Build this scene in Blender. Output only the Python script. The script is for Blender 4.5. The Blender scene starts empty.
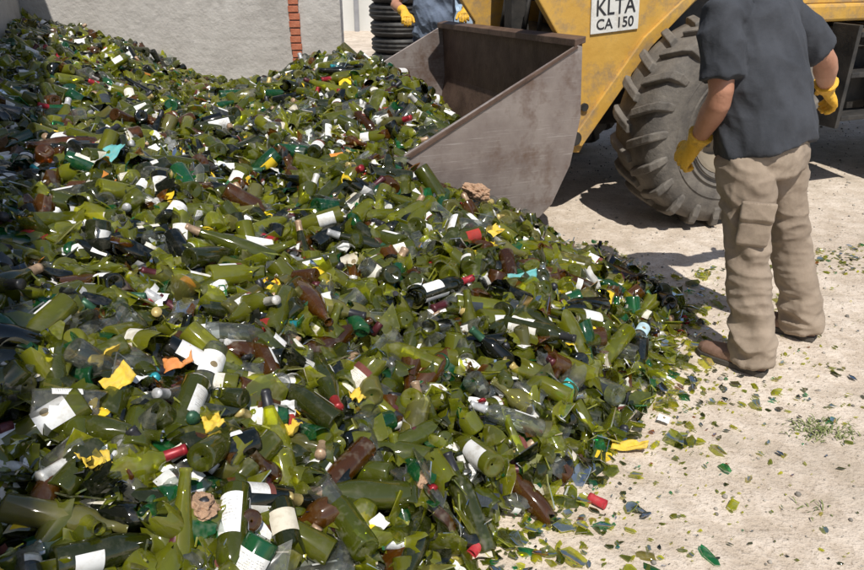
import bpy, bmesh, math, random, copy
import numpy as np
from mathutils import Vector, Matrix, noise as mnoise
rng = np.random.default_rng(23); random.seed(7)
scene = bpy.context.scene
COL = scene.collection

# ------------------------------------------------------------------ helpers
def link(o, parent=None):
    COL.objects.link(o)
    if parent is not None: o.parent = parent
    return o
def empty(name, loc=(0,0,0), rz=0):
    e = bpy.data.objects.new(name, None); e.location = loc; e.rotation_euler = (0,0,rz); COL.objects.link(e); return e
def mesh_obj(name, verts, faces, mat=None, parent=None, smooth=False):
    me = bpy.data.meshes.new(name); me.from_pydata([tuple(v) for v in verts], [], [tuple(f) for f in faces]); me.update()
    bm = bmesh.new(); bm.from_mesh(me); bmesh.ops.recalc_face_normals(bm, faces=bm.faces); bm.to_mesh(me); bm.free()
    if mat: me.materials.append(mat)
    if smooth: me.polygons.foreach_set('use_smooth', [True]*len(me.polygons))
    return link(bpy.data.objects.new(name, me), parent)
def box(name, lo, hi, mat, parent=None, bevel=0.0, rot=None):
    lo, hi = Vector(lo), Vector(hi); c = (lo+hi)/2; s = (hi-lo)/2
    vs = [Vector((x*s.x,y*s.y,z*s.z)) for x in(-1,1) for y in(-1,1) for z in(-1,1)]
    fs = [(0,1,3,2),(4,6,7,5),(0,4,5,1),(2,3,7,6),(0,2,6,4),(1,5,7,3)]
    o = mesh_obj(name, vs, fs, mat, parent); o.location = c
    if rot: o.rotation_euler = rot
    if bevel:
        m = o.modifiers.new('b','BEVEL'); m.width = bevel; m.segments = 2
    return o
def lathe(profile, n=32, axis='Y'):
    vs=[];fs=[]
    for (r,h) in profile:
        for i in range(n):
            a=2*math.pi*i/n
            if axis=='Z': vs.append((r*math.cos(a), r*math.sin(a), h))
            else: vs.append((r*math.cos(a), h, r*math.sin(a)))
    for k in range(len(profile)-1):
        for i in range(n):
            j=(i+1)%n; fs.append((k*n+i,k*n+j,(k+1)*n+j,(k+1)*n+i))
    return vs,fs
def cyl(name, p0, p1, r, mat, parent=None, n=20, r2=None):
    p0,p1=Vector(p0),Vector(p1); v,f=tube([p0,p1],[r,r2 if r2 else r],n=n)
    o=mesh_obj(name,v,f,mat,parent,True); 
    m=o.modifiers.new('es','EDGE_SPLIT'); m.split_angle=math.radians(40); return o
def tube(pts, rads, side=(1,0,0), n=18, power=1.0):
    pts=[Vector(p) for p in pts]; side=Vector(side); vs=[]; fs=[]
    for i,p in enumerate(pts):
        t=(pts[min(i+1,len(pts)-1)]-pts[max(i-1,0)]).normalized()
        s=side-t*side.dot(t)
        if s.length<1e-3: s=Vector((0,1,0))-t*t.y
        s.normalize(); o=t.cross(s)
        r=rads[i]; a,b=(r if isinstance(r,(tuple,list)) else (r,r))
        for k in range(n):
            an=2*math.pi*k/n; c,sn=math.cos(an),math.sin(an)
            c=math.copysign(abs(c)**power,c); sn=math.copysign(abs(sn)**power,sn)
            vs.append(p+s*(a*c)+o*(b*sn))
    m=len(pts)
    for i in range(m-1):
        for k in range(n):
            j=(k+1)%n; fs.append((i*n+k,i*n+j,(i+1)*n+j,(i+1)*n+k))
    vs.append(pts[0]); vs.append(pts[-1]); a=len(vs)-2
    for k in range(n):
        j=(k+1)%n; fs.append((a,j,k)); fs.append((a+1,(m-1)*n+k,(m-1)*n+j))
    return vs,fs
def merge(parts):
    V=[];F=[]
    for v,f in parts:
        o=len(V); V+=[tuple(x) for x in v]; F+=[tuple(i+o for i in q) for q in f]
    return V,F
def remeshed(name, parts, voxel, mat, parent=None, smooth_it=6, disp=None):
    V,F=merge(parts); tmp=mesh_obj(name+'_tmp',V,F)
    m=tmp.modifiers.new('r','REMESH'); m.mode='VOXEL'; m.voxel_size=voxel
    if smooth_it:
        s=tmp.modifiers.new('s','SMOOTH'); s.factor=.5; s.iterations=smooth_it
    dg=bpy.context.evaluated_depsgraph_get(); dg.update()
    me=bpy.data.meshes.new_from_object(tmp.evaluated_get(dg)); bpy.data.objects.remove(tmp)
    if disp:
        me.update(); ns=[v.normal.copy() for v in me.vertices]
        for v,nn in zip(me.vertices,ns): v.co = v.co + nn*disp(v.co)
    me.materials.clear(); me.materials.append(mat); me.name=name
    me.polygons.foreach_set('use_smooth',[True]*len(me.polygons))
    return link(bpy.data.objects.new(name,me),parent)

# ------------------------------------------------------------------ materials
def newmat(name):
    m=bpy.data.materials.new(name); m.use_nodes=True; nt=m.node_tree; nt.nodes.clear()
    out=nt.nodes.new('ShaderNodeOutputMaterial'); return m,nt,out
def N(nt,t,**k):
    n=nt.nodes.new(t)
    for a,b in k.items(): setattr(n,a,b)
    return n
def rgb(c): return (c[0],c[1],c[2],1)
def ramp(nt,stops,src):
    r=N(nt,'ShaderNodeValToRGB'); e=r.color_ramp.elements
    e[0].position=stops[0][0]; e[0].color=rgb(stops[0][1]); e[1].position=stops[1][0]; e[1].color=rgb(stops[1][1])
    for p,c in stops[2:]:
        x=e.new(p); x.color=rgb(c)
    nt.links.new(src,r.inputs[0]); return r
def noise(nt,scale,detail=6,rough=.6,vec=None):
    n=N(nt,'ShaderNodeTexNoise'); n.inputs['Scale'].default_value=scale; n.inputs['Detail'].default_value=min(detail,5); n.inputs['Roughness'].default_value=rough
    if vec is not None: nt.links.new(vec,n.inputs['Vector'])
    return n
def mix(nt,a,b,fac,mode='MIX'):
    m=N(nt,'ShaderNodeMix',data_type='RGBA',blend_type=mode)
    for sock,val in ((m.inputs[0],fac),(m.inputs[6],a),(m.inputs[7],b)):
        if hasattr(val,'links'): nt.links.new(val,sock)
        elif isinstance(val,(int,float)): sock.default_value=val
        else: sock.default_value=rgb(val)
    return m.outputs[2]
def simple(name, c1, c2, scale=6, rough=.7, metal=0, bump=.2, bscale=40, c3=None, vscale=None, bdist=.01, dirt=None):
    m,nt,out=newmat(name); tc=N(nt,'ShaderNodeTexCoord'); vec=tc.outputs['Object']
    if vscale:
        mp=N(nt,'ShaderNodeMapping'); mp.inputs['Scale'].default_value=vscale; nt.links.new(vec,mp.inputs[0]); vec=mp.outputs[0]
    n1=noise(nt,scale,5,.65,vec); 
    st=[(.35,c1),(.65,c2)]
    if c3: st.append((.8,c3))
    r=ramp(nt,st,n1.outputs[0]); p=N(nt,'ShaderNodeBsdfPrincipled'); c=r.outputs[0]
    if dirt:
        nd=noise(nt,dirt[1],5,.75,tc.outputs['Object']); rd=ramp(nt,[(dirt[2],(0,0,0)),(dirt[3],(dirt[4],)*3)],nd.outputs[0]); c=mix(nt,c,dirt[0],rd.outputs[0])
    nt.links.new(c,p.inputs['Base Color']); p.inputs['Roughness'].default_value=rough; p.inputs['Metallic'].default_value=metal
    if bump:
        n2=noise(nt,bscale,4,.6,tc.outputs['Object']); b=N(nt,'ShaderNodeBump'); b.inputs['Strength'].default_value=bump; b.inputs['Distance'].default_value=bdist
        nt.links.new(n2.outputs[0],b.inputs['Height']); nt.links.new(b.outputs[0],p.inputs['Normal'])
    nt.links.new(p.outputs[0],out.inputs[0]); return m
def steel_mat():
    m,nt,out=newmat('scuffed_steel'); tc=N(nt,'ShaderNodeTexCoord'); v=tc.outputs['Object']
    n=noise(nt,3,8,.65,v); r=ramp(nt,[(.35,(.20,.16,.145)),(.65,(.32,.275,.25))],n.outputs[0]); c=r.outputs[0]
    mp=N(nt,'ShaderNodeMapping'); mp.inputs['Rotation'].default_value=(0,.5,0); mp.inputs['Scale'].default_value=(2,1,70); nt.links.new(v,mp.inputs[0])
    s=noise(nt,1.5,6,.8,mp.outputs[0]); rs=ramp(nt,[(.56,(0,0,0)),(.66,(.55,.55,.55))],s.outputs[0]); c=mix(nt,c,(.50,.46,.44),rs.outputs[0])
    d=noise(nt,2.2,8,.8,v); rd=ramp(nt,[(.50,(0,0,0)),(.64,(.8,.8,.8))],d.outputs[0]); c=mix(nt,c,(.14,.085,.06),rd.outputs[0])
    p=N(nt,'ShaderNodeBsdfPrincipled'); nt.links.new(c,p.inputs['Base Color']); p.inputs['Roughness'].default_value=.45; p.inputs['Metallic'].default_value=.35
    b=N(nt,'ShaderNodeBump'); b.inputs['Strength'].default_value=.4; b.inputs['Distance'].default_value=.01; nt.links.new(d.outputs[0],b.inputs['Height']); nt.links.new(b.outputs[0],p.inputs['Normal'])
    nt.links.new(p.outputs[0],out.inputs[0]); return m

# ground
def ground_mat():
    m,nt,out=newmat('sandy_concrete'); tc=N(nt,'ShaderNodeTexCoord'); v=tc.outputs['Object']
    a=noise(nt,.9,5,.65,v); r=ramp(nt,[(.3,(.52,.435,.35)),(.7,(.70,.61,.515))],a.outputs[0])
    b=noise(nt,7,5,.75,v); r2=ramp(nt,[(.42,(.64,.59,.52)),(.6,(1,1,1))],b.outputs[0])
    c=mix(nt,r.outputs[0],r2.outputs[0],.6,'MULTIPLY')
    s=noise(nt,60,4,.7,v); r3=ramp(nt,[(.33,(.35,.31,.25)),(.45,(1,1,1))],s.outputs[0])
    c=mix(nt,c,r3.outputs[0],.7,'MULTIPLY')
    g=noise(nt,2.3,5,.65,v); r4=ramp(nt,[(.53,(0,0,0)),(.72,(.8,.8,.8))],g.outputs[0])
    c=mix(nt,c,(.35,.29,.22),r4.outputs[0])
    vo=N(nt,'ShaderNodeTexVoronoi'); vo.inputs['Scale'].default_value=55; nt.links.new(v,vo.inputs['Vector'])
    r5=ramp(nt,[(.06,(.25,.25,.2)),(.12,(1,1,1))],vo.outputs[0]); c=mix(nt,c,r5.outputs[0],.5,'MULTIPLY')
    p=N(nt,'ShaderNodeBsdfPrincipled'); nt.links.new(c,p.inputs['Base Color']); p.inputs['Roughness'].default_value=.92
    b1=N(nt,'ShaderNodeBump'); b1.inputs['Strength'].default_value=.7; b1.inputs['Distance'].default_value=.035; nt.links.new(b.outputs[0],b1.inputs['Height'])
    b2=N(nt,'ShaderNodeBump'); b2.inputs['Strength'].default_value=.7; b2.inputs['Distance'].default_value=.007; nt.links.new(s.outputs[0],b2.inputs['Height']); nt.links.new(b1.outputs[0],b2.inputs['Normal'])
    nt.links.new(b2.outputs[0],p.inputs['Normal']); nt.links.new(p.outputs[0],out.inputs[0]); return m
M_ground=ground_mat()
M_wall=simple('rough_plaster',(.40,.37,.34),(.52,.49,.455),2.2,.9,0,.6,14,(.32,.29,.26),bdist=.02,dirt=((.24,.22,.20),1.3,.5,.75,.6))
M_wall2=simple('side_plaster',(.33,.31,.29),(.42,.40,.37),2,.9,0,.6,12,bdist=.02)
M_brick=simple('red_brick',(.36,.10,.05),(.50,.18,.10),14,.9,0,.5,60)
M_yel=simple('loader_yellow_paint',(.52,.29,.05),(.62,.37,.08),3,.55,0,.25,30,(.30,.20,.10),dirt=((.28,.20,.12),4,.47,.64,.85))
M_steel=steel_mat()
M_rust=simple('rusty_steel',(.075,.045,.032),(.15,.095,.07),5,.6,.3,.3,40,(.05,.03,.022),dirt=((.20,.13,.09),6,.5,.7,.6))
M_black=simple('greasy_black',(.015,.015,.015),(.05,.045,.04),8,.6,0,.2,40)
M_tire=simple('dusty_tire_rubber',(.085,.075,.065),(.17,.15,.125),7,.85,0,.4,60,(.25,.22,.18))
M_rim=simple('dusty_rim',(.16,.13,.09),(.22,.18,.13),5,.8,0,.2,40)
M_chrome=simple('piston_steel',(.5,.5,.5),(.6,.6,.6),5,.25,1,.05,40)
M_glassdark=simple('window_glass',(.02,.03,.035),(.03,.04,.045),5,.08,0,.0,40)
M_sign=simple('sign_white',(.62,.61,.56),(.74,.73,.69),8,.6,0,.1,40,dirt=((.4,.34,.25),9,.5,.7,.6))
M_ink=simple('sign_ink',(.015,.015,.02),(.03,.03,.03),8,.6,0,.0,40)
M_shirt=simple('charcoal_cotton',(.028,.031,.038),(.048,.052,.062),5,.95,0,.4,28,bdist=.008)
M_shirt2=simple('blue_grey_cotton',(.15,.19,.27),(.20,.25,.34),5,.95,0,.5,28,bdist=.012)
M_pants=simple('khaki_twill',(.25,.195,.145),(.34,.27,.205),4,.95,0,.4,24,(.21,.165,.12),bdist=.008,dirt=((.17,.13,.095),5,.5,.72,.75))
M_pants2=simple('navy_denim',(.04,.05,.08),(.07,.08,.12),4,.95,0,.4,30)
M_glove=simple('yellow_leather_glove',(.68,.36,.02),(.80,.48,.05),14,.7,0,.5,50,(.42,.22,.05),dirt=((.20,.10,.04),14,.5,.7,.7))
M_skin=simple('tanned_skin',(.36,.165,.10),(.44,.22,.14),9,.5,0,.2,90)
M_hair=simple('dark_hair',(.03,.022,.018),(.07,.055,.045),40,.7,0,.6,90)
M_shoe=simple('brown_leather',(.13,.07,.045),(.20,.12,.085),10,.6,0,.4,50,(.27,.2,.15))
M_sole=simple('shoe_sole',(.03,.025,.02),(.08,.07,.06),10,.9,0,.3,50)
M_eye=simple('eye',(.02,.02,.02),(.03,.03,.03),10,.2,0,0,50)
M_white=simple('eye_white',(.7,.68,.65),(.75,.73,.7),10,.3,0,0,50)
M_lip=simple('lip',(.30,.11,.09),(.35,.14,.11),10,.5,0,.1,50)

# ------------------------------------------------------------------ pile height field
RP=np.array([
(.10,1.50,0),(.45,1.78,0),(.80,2.2,0),(1.05,2.6,0),(1.28,3.1,0),(1.15,3.6,0),(.9,3.95,0),(.62,4.0,.03),
(1,1.2,-.35),(2,2,-.5),(2.1,3.5,-.4),(1.5,4.6,-.2),(.3,.8,-.3),(1.9,5.5,-.3),
(0,2.2,.24),(.5,2.8,.24),(.6,3.4,.24),(.15,3.65,.42),(.39,3.78,.26),(-.2,3.6,.50),(-.2,3.95,.60),
(-1,2,.52),(-1.3,1,.55),(-.6,1.3,.34),(-.2,1.5,.12),(-2,3,.76),(-1,3.3,.60),(-3,5,.88),(-3.9,7,1.06),(-4.3,7.6,1.1),
(-1.6,7,.34),(-1.5,7.7,.2),(-2.9,7,.70),(-.67,6,.84),(-.3,5.6,.78),(-.26,4.72,.74),(.05,4.2,.66),(.06,4.9,.64),(.28,4.7,.34),(.12,5.4,.42),
(-2,5,.64),(-1.2,5,.60),(-.4,.9,.05),(0,.9,-.15),(-1.1,.1,.35),(-1,-1,.0),(-.8,7.2,.3),(-.3,7.5,-.1),(.5,6.8,-.2),(-2.6,4,.80),(-1.0,6.3,.60),(-2.1,6.2,.50)],float)
def _phi(r): return np.where(r>1e-9, r*r*np.log(np.maximum(r,1e-9)), 0)
_A=RP[:,:2]; _n=len(RP); _K=_phi(np.linalg.norm(_A[:,None]-_A[None],axis=2))+np.eye(_n)*.01
_P=np.c_[np.ones(_n),_A]; _L=np.block([[_K,_P],[_P.T,np.zeros((3,3))]]); _W=np.linalg.solve(_L,np.r_[RP[:,2],0,0,0])
SN=rng.uniform(0,6.28,(10,)); SK=rng.normal(0,1,(10,2)); SK=SK/np.linalg.norm(SK,axis=1)[:,None]*rng.uniform(3,11,(10,1))
def H(x,y):
    x=np.asarray(x,float); y=np.asarray(y,float); sh=x.shape; q=np.stack([x.ravel(),y.ravel()],1); out=np.zeros(len(q))
    for i in range(0,len(q),20000):
        c=q[i:i+20000]; d=np.linalg.norm(c[:,None]-_A[None],axis=2); out[i:i+20000]=_phi(d)@_W[:_n]+_W[_n]+c@_W[_n+1:]
    nz=sum(np.sin(q@SK[k]+SN[k]) for k in range(10))*.012
    out=np.where(out>0.05,out+nz,out+nz*np.clip(out/.05,.3,1)); return out.reshape(sh)
O=np.array([.83,4.05]); ANG=math.radians(200); FW=np.array([math.cos(ANG),math.sin(ANG)]); LF=np.array([-FW[1],FW[0]]); BW=2.2
def bucket_local(x,y):
    d=np.stack([x-O[0],y-O[1]],-1); return d@FW, d@LF
def wallx(y): return -1.55-.3955*(y-1)
def allowed(x,y,m=.0):
    s,l=bucket_local(x,y)
    ok=(x>wallx(y)+.04+m)&(y<7.56-m)
    ok&=~((s<.14+m)&(s>-4)&(l<.03+m)&(l>-3))
    ok&=~((np.abs(l)<.035+m)&(s>-.1)&(s<1.0))
    ok&=~((np.abs(l+BW)<.03+m)&(s>-.1)&(s<1.0))
    ok&=~((l>0)&(s<-.25)&(l<.6))
    return ok

# ------------------------------------------------------------------ piece templates
GL,PA,FO,ED,CK,DG=0,1,2,3,4,5
class T:
    def __init__(s): s.v=[];s.f=[];s.m=[];s.uv=[];s.r=[]
    def add(s,v,f,m,role,uv=None):
        o=len(s.v); s.v+=[tuple(a) for a in v]; s.f+=[tuple(i+o for i in q) for q in f]; s.m+=[m]*len(f); s.r+=[role]*len(v)
        s.uv+= uv if uv is not None else [(0,0)]*len(v)
    def done(s,center=None):
        s.v=np.array(s.v,float); 
        if center is not None: s.v-=np.array(center)
        s.tot=np.array([len(q) for q in s.f]); s.lp=np.array([i for q in s.f for i in q]); s.m=np.array(s.m); s.uv=np.array(s.uv,float); s.r=np.array(s.r); return s
    def opaque(s):
        c=copy.copy(s); c.m=np.where(s.m==GL,DG,s.m); return c
def label_part(t,R,z0,z1,a0,a1,n=8):
    vs=[];uv=[];fs=[]
    for i in range(n+1):
        a=a0+(a1-a0)*i/n
        for j,z in enumerate((z0,z1)): vs.append((R*math.cos(a),R*math.sin(a),z)); uv.append((.05+.9*i/n,.05+.9*j))
    for i in range(n): fs.append((2*i,2*i+2,2*i+3,2*i+1))
    t.add(vs,fs,PA,1,uv)
def bottle_t(kind,label=True,foil=True,n=14,broken=None,jag=.02,neck_only=False):
    if kind=='bord': pf=[(.004,.012),(.022,.004),(.034,.0),(.037,.006),(.037,.19),(.033,.212),(.02,.228),(.0145,.245),(.0135,.29),(.0155,.291),(.0155,.300)]
    elif kind=='burg': pf=[(.004,.014),(.026,.004),(.038,.0),(.041,.006),(.041,.14),(.036,.175),(.025,.215),(.0165,.25),(.014,.29),(.0155,.291),(.0155,.300)]
    elif kind=='beer': pf=[(.004,.006),(.024,.002),(.03,.006),(.031,.13),(.026,.155),(.016,.18),(.013,.22),(.0145,.222),(.0145,.23)]
    elif kind=='hock': pf=[(.004,.012),(.026,.004),(.036,.0),(.038,.006),(.038,.12),(.034,.17),(.024,.23),(.0155,.28),(.0135,.33),(.0155,.331),(.0155,.34)]
    else: pf=[(.004,.004),(.035,.0),(.04,.006),(.04,.09),(.036,.105),(.03,.11),(.031,.125)]
    t=T(); H_=pf[-1][1]
    if broken:
        if neck_only: pf=[(np.interp(broken,[p[1] for p in pf[2:]],[p[0] for p in pf[2:]]),broken)]+[p for p in pf[2:] if p[1]>broken+.005]
        else: pf=[p for p in pf if p[1]<broken-.005]+[(np.interp(broken,[p[1] for p in pf[2:]],[p[0] for p in pf[2:]]),broken)]
    v,f=lathe(pf,n,'Z'); v=[list(a) for a in v]
    if broken:
        ring=range(0,n) if neck_only else range(len(v)-n,len(v)); ph=random.uniform(0,6)
        for i in ring: v[i][2]+= random.uniform(-1,1)*jag*.7 + jag*math.sin(i*2*math.pi/n+ph)+.5*jag*math.sin(i*2.1)
    t.add(v,f,GL,0)
    if label:
        R={'bord':.0378,'burg':.0418,'beer':.0317,'hock':.0388,'jar':.0408}[kind]
        top={'bord':.15,'burg':.125,'beer':.11,'hock':.11,'jar':.08}[kind]
        zlo=.035; 
        if broken and not neck_only: top=min(top,broken-2.2*jag)
        if (not neck_only) and top>zlo+.02:
            label_part(t,R,zlo,top,0,random.uniform(1.6,3.0)); 
            if random.random()<.5: label_part(t,R,zlo+.005,top-.02,4.2,5.6,5)
    if foil and kind in('bord','burg','hock') and (neck_only or not broken):
        z0=H_-random.uniform(.05,.075)
        v,f=lathe([(.0165 if kind!='burg' else .0175,z0),(.0150,H_-.012),(.0168,H_-.01),(.0168,H_+.001),(.001,H_+.0015)],10,'Z'); t.add(v,f,FO,2)
    zc=(broken+H_)/2 if neck_only else ((broken or H_)/2)
    return t.done((0,0,zc))
def shard_t(R,size,n,label=False):
    t=T(); out=[]
    as_=sorted([(k+random.uniform(-.42,.42))*2*math.pi/n for k in range(n)])
    el=random.uniform(.4,1)
    for a in as_:
        r=size*random.uniform(.55,1.0); out.append((r*math.cos(a),r*el*math.sin(a)))
    def mp(b,a,off=0):
        ang=max(-1.9,min(1.9,a/R)); rr=R+off; return (b,rr*math.sin(ang),rr*math.cos(ang)-R*.9)
    vs=[mp(0,0)]; 
    for k in (.55,1.0):
        for (b,a) in out: vs.append(mp(b*k,a*k))
    fs=[]
    for i in range(n):
        j=(i+1)%n; fs.append((0,1+i,1+j)); fs.append((1+i,1+n+i,1+n+j,1+j))
    t.add(vs,fs,GL,0)
    rv=[mp(b,a) for b,a in out]+[mp(b,a,-.0035) for b,a in out]
    t.add(rv,[(i,(i+1)%n,n+(i+1)%n,n+i) for i in range(n)],ED,3)
    if label:
        sc=.8; lv=[mp(0,0,.0006)]+[mp(b*sc*.5,a*sc*.5,.0006) for b,a in out]+[mp(b*sc,a*sc,.0006) for b,a in out]
        uv=[(.5,.5)]+[(.5+b/size*.25,.5+a/size*.25) for b,a in out]+[(.5+b/size*.5,.5+a/size*.5) for b,a in out]
        t.add(lv,fs,PA,1,uv)
    return t.done()
def paper_t(w,h,curl,crump=.004,mat=PA):
    t=T(); vs=[];uv=[];fs=[]; nx,ny=7,5; sd=random.uniform(0,99)
    tear=random.random()<.7
    for i in range(nx+1):
        for j in range(ny+1):
            u=i/nx-.5; c=1-(.35*abs(mnoise.noise(Vector((i*.6,sd,j*.1)))) if tear and j in(0,ny) else 0); q=(j/ny-.5)*c; a=u*w/curl
            if tear and i in (0,nx): a*=1-.3*abs(mnoise.noise(Vector((j*.9,sd+5,0))))
            dz=crump*2.5*mnoise.noise(Vector((u*3,q*3,sd)))
            vs.append((curl*math.sin(a),q*h,curl*math.cos(a)-curl+dz)); uv.append((i/nx,j/ny))
    for i in range(nx):
        for j in range(ny): k=i*(ny+1)+j; fs.append((k,k+ny+1,k+ny+2,k+1))
    t.add(vs,fs,mat,1,uv); return t.done()
def small_cyl_t(r,h,mat,role,n=9,r2=None):
    t=T(); r2=r2 or r; v,f=lathe([(.0005,0),(r*.95,0),(r,.002),(r2,h),(.0005,h)],n,'Z'); t.add(v,f,mat,role); return t.done((0,0,h/2))

BOT=[bottle_t(k,l,f) for k,l,f in [('bord',1,1),('bord',1,0),('bord',0,1),('bord',0,0),('burg',1,1),('burg',0,0),('burg',1,0),('burg',0,1),('hock',1,0),('hock',0,1)]]
BEER=[bottle_t('beer',l) for l in(0,1)]; JAR=[bottle_t('jar',l) for l in (0,1)]
BRK=[bottle_t(random.choice(['bord','burg','hock','beer']),random.random()<.45,False,16,broken=random.uniform(.06,.19),jag=random.uniform(.012,.03)) for _ in range(22)]
NCK=[bottle_t(random.choice(['bord','burg','bord']),False,random.random()<.45,14,broken=random.uniform(.13,.24),jag=random.uniform(.008,.022),neck_only=True) for _ in range(14)]
SH=[shard_t(random.choice([.037,.041,.037,.055,.12]),random.uniform(.035,.085),random.randint(4,9),False) for _ in range(50)]
SHL=[shard_t(random.choice([.037,.041]),random.uniform(.05,.08),random.randint(6,9),True) for _ in range(14)]
PAP=[paper_t(random.uniform(.05,.1),random.uniform(.04,.11),random.choice([.04,.06,.15,-.1,.5]),random.uniform(.002,.008)) for _ in range(26)]
CAP=[small_cyl_t(.0155,.055,FO,2,10,.0165),small_cyl_t(.0155,.035,FO,2,10,.016),small_cyl_t(.012,.044,CK,2),small_cyl_t(.0155,.008,FO,2)]
op=lambda L_: [t.opaque() for t in L_]
BOTd,BRKd,NCKd,SHd,BEERd=op(BOT),op(BRK),op(NCK),op(SH),op(BEER)

# colours
GC=np.array([(.80,.83,.05),(.60,.65,.035),(.34,.40,.03),(.13,.16,.02),(.03,.04,.015),(.05,.44,.15),(.91,.95,.93),(.42,.16,.02),(.76,.72,.22)])
def gcol(n,w):
    w=np.array(w,float); w/=w.sum(); c=GC[rng.choice(len(GC),n,p=w)]*rng.uniform(.72,1.18,(n,1)); return np.clip(c,0,.96)
LC=np.array([(.80,.80,.78),(.74,.71,.62),(.82,.82,.81),(.80,.56,.04),(.05,.06,.07),(.36,.05,.04),(.05,.38,.38),(.62,.57,.46),(.06,.10,.28),(.70,.27,.06)])
LW=np.array([48,10,26,7,4,1.2,1.0,6,1.0,.9]); LW=LW/LW.sum()
FC=np.array([(.35,.02,.03),(.03,.03,.035),(.08,.015,.02),(.50,.38,.14),(.5,.5,.5),(.65,.63,.58),(.03,.10,.05),(.40,.27,.17),(.02,.25,.3)])
FWt=np.array([9,30,12,6,10,8,6,13,.8]); FWt=FWt/FWt.sum()

class Acc:
    def __init__(s): s.V=[];s.LP=[];s.T=[];s.M=[];s.C=[];s.UV=[];s.o=0
    def put(s,t,pos,d,scale,gc,lc=None,fc=None):
        n=len(pos)
        if n==0: return
        z=d/np.linalg.norm(d,axis=1)[:,None]; a=rng.normal(0,1,(n,3)); x=np.cross(a,z); x/=np.linalg.norm(x,axis=1)[:,None]; y=np.cross(z,x)
        Mx=np.stack([x,y,z],2); k=len(t.v)
        sv=t.v[None]*scale[:,None,None]
        V=np.einsum('nij,nkj->nki',Mx,sv)+pos[:,None]
        if lc is None: lc=LC[rng.choice(len(LC),n,p=LW)]*rng.uniform(.8,1.0,(n,1))
        if fc is None: fc=FC[rng.choice(len(FC),n,p=FWt)]*rng.uniform(.8,1.1,(n,1))
        ec=np.clip(gc*1.3+.05,0,.9); allc=np.stack([gc,lc,fc,ec],1)  # rim tint lifted above the glass tint, a painted edge highlight
        C=allc[:,t.r]; al=np.broadcast_to(rng.random((n,1,1)),(n,k,1)); C=np.concatenate([C,al],2)
        s.V.append(V.reshape(-1,3)); s.C.append(C.reshape(-1,4)); off=s.o+np.arange(n)*k
        s.LP.append((t.lp[None]+off[:,None]).ravel()); s.T.append(np.tile(t.tot,n)); s.M.append(np.tile(t.m,n))
        s.UV.append(np.tile(t.uv[t.lp],(n,1))); s.o+=n*k
    def build(s,name,mats,parent=None):
        V=np.concatenate(s.V);LP=np.concatenate(s.LP);Tt=np.concatenate(s.T);Mm=np.concatenate(s.M);C=np.concatenate(s.C);UV=np.concatenate(s.UV)
        me=bpy.data.meshes.new(name); me.vertices.add(len(V)); me.vertices.foreach_set('co',V.astype(np.float32).ravel())
        me.loops.add(len(LP)); me.loops.foreach_set('vertex_index',LP.astype(np.int32))
        me.polygons.add(len(Tt)); me.polygons.foreach_set('loop_start',np.r_[0,np.cumsum(Tt)[:-1]].astype(np.int32))
        try: me.polygons.foreach_set('loop_total',Tt.astype(np.int32))
        except Exception: pass
        for m in mats: me.materials.append(m)
        me.polygons.foreach_set('material_index',Mm.astype(np.int32)); me.polygons.foreach_set('use_smooth',(Mm!=ED))
        at=me.color_attributes.new('tint','FLOAT_COLOR','POINT'); at.data.foreach_set('color',C.astype(np.float32).ravel())
        u=me.uv_layers.new(name='UVMap'); u.data.foreach_set('uv',UV.astype(np.float32).ravel())
        me.update(calc_edges=True); me.validate()
        print(name,len(V),len(Tt)); return link(bpy.data.objects.new(name,me),parent)

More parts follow.
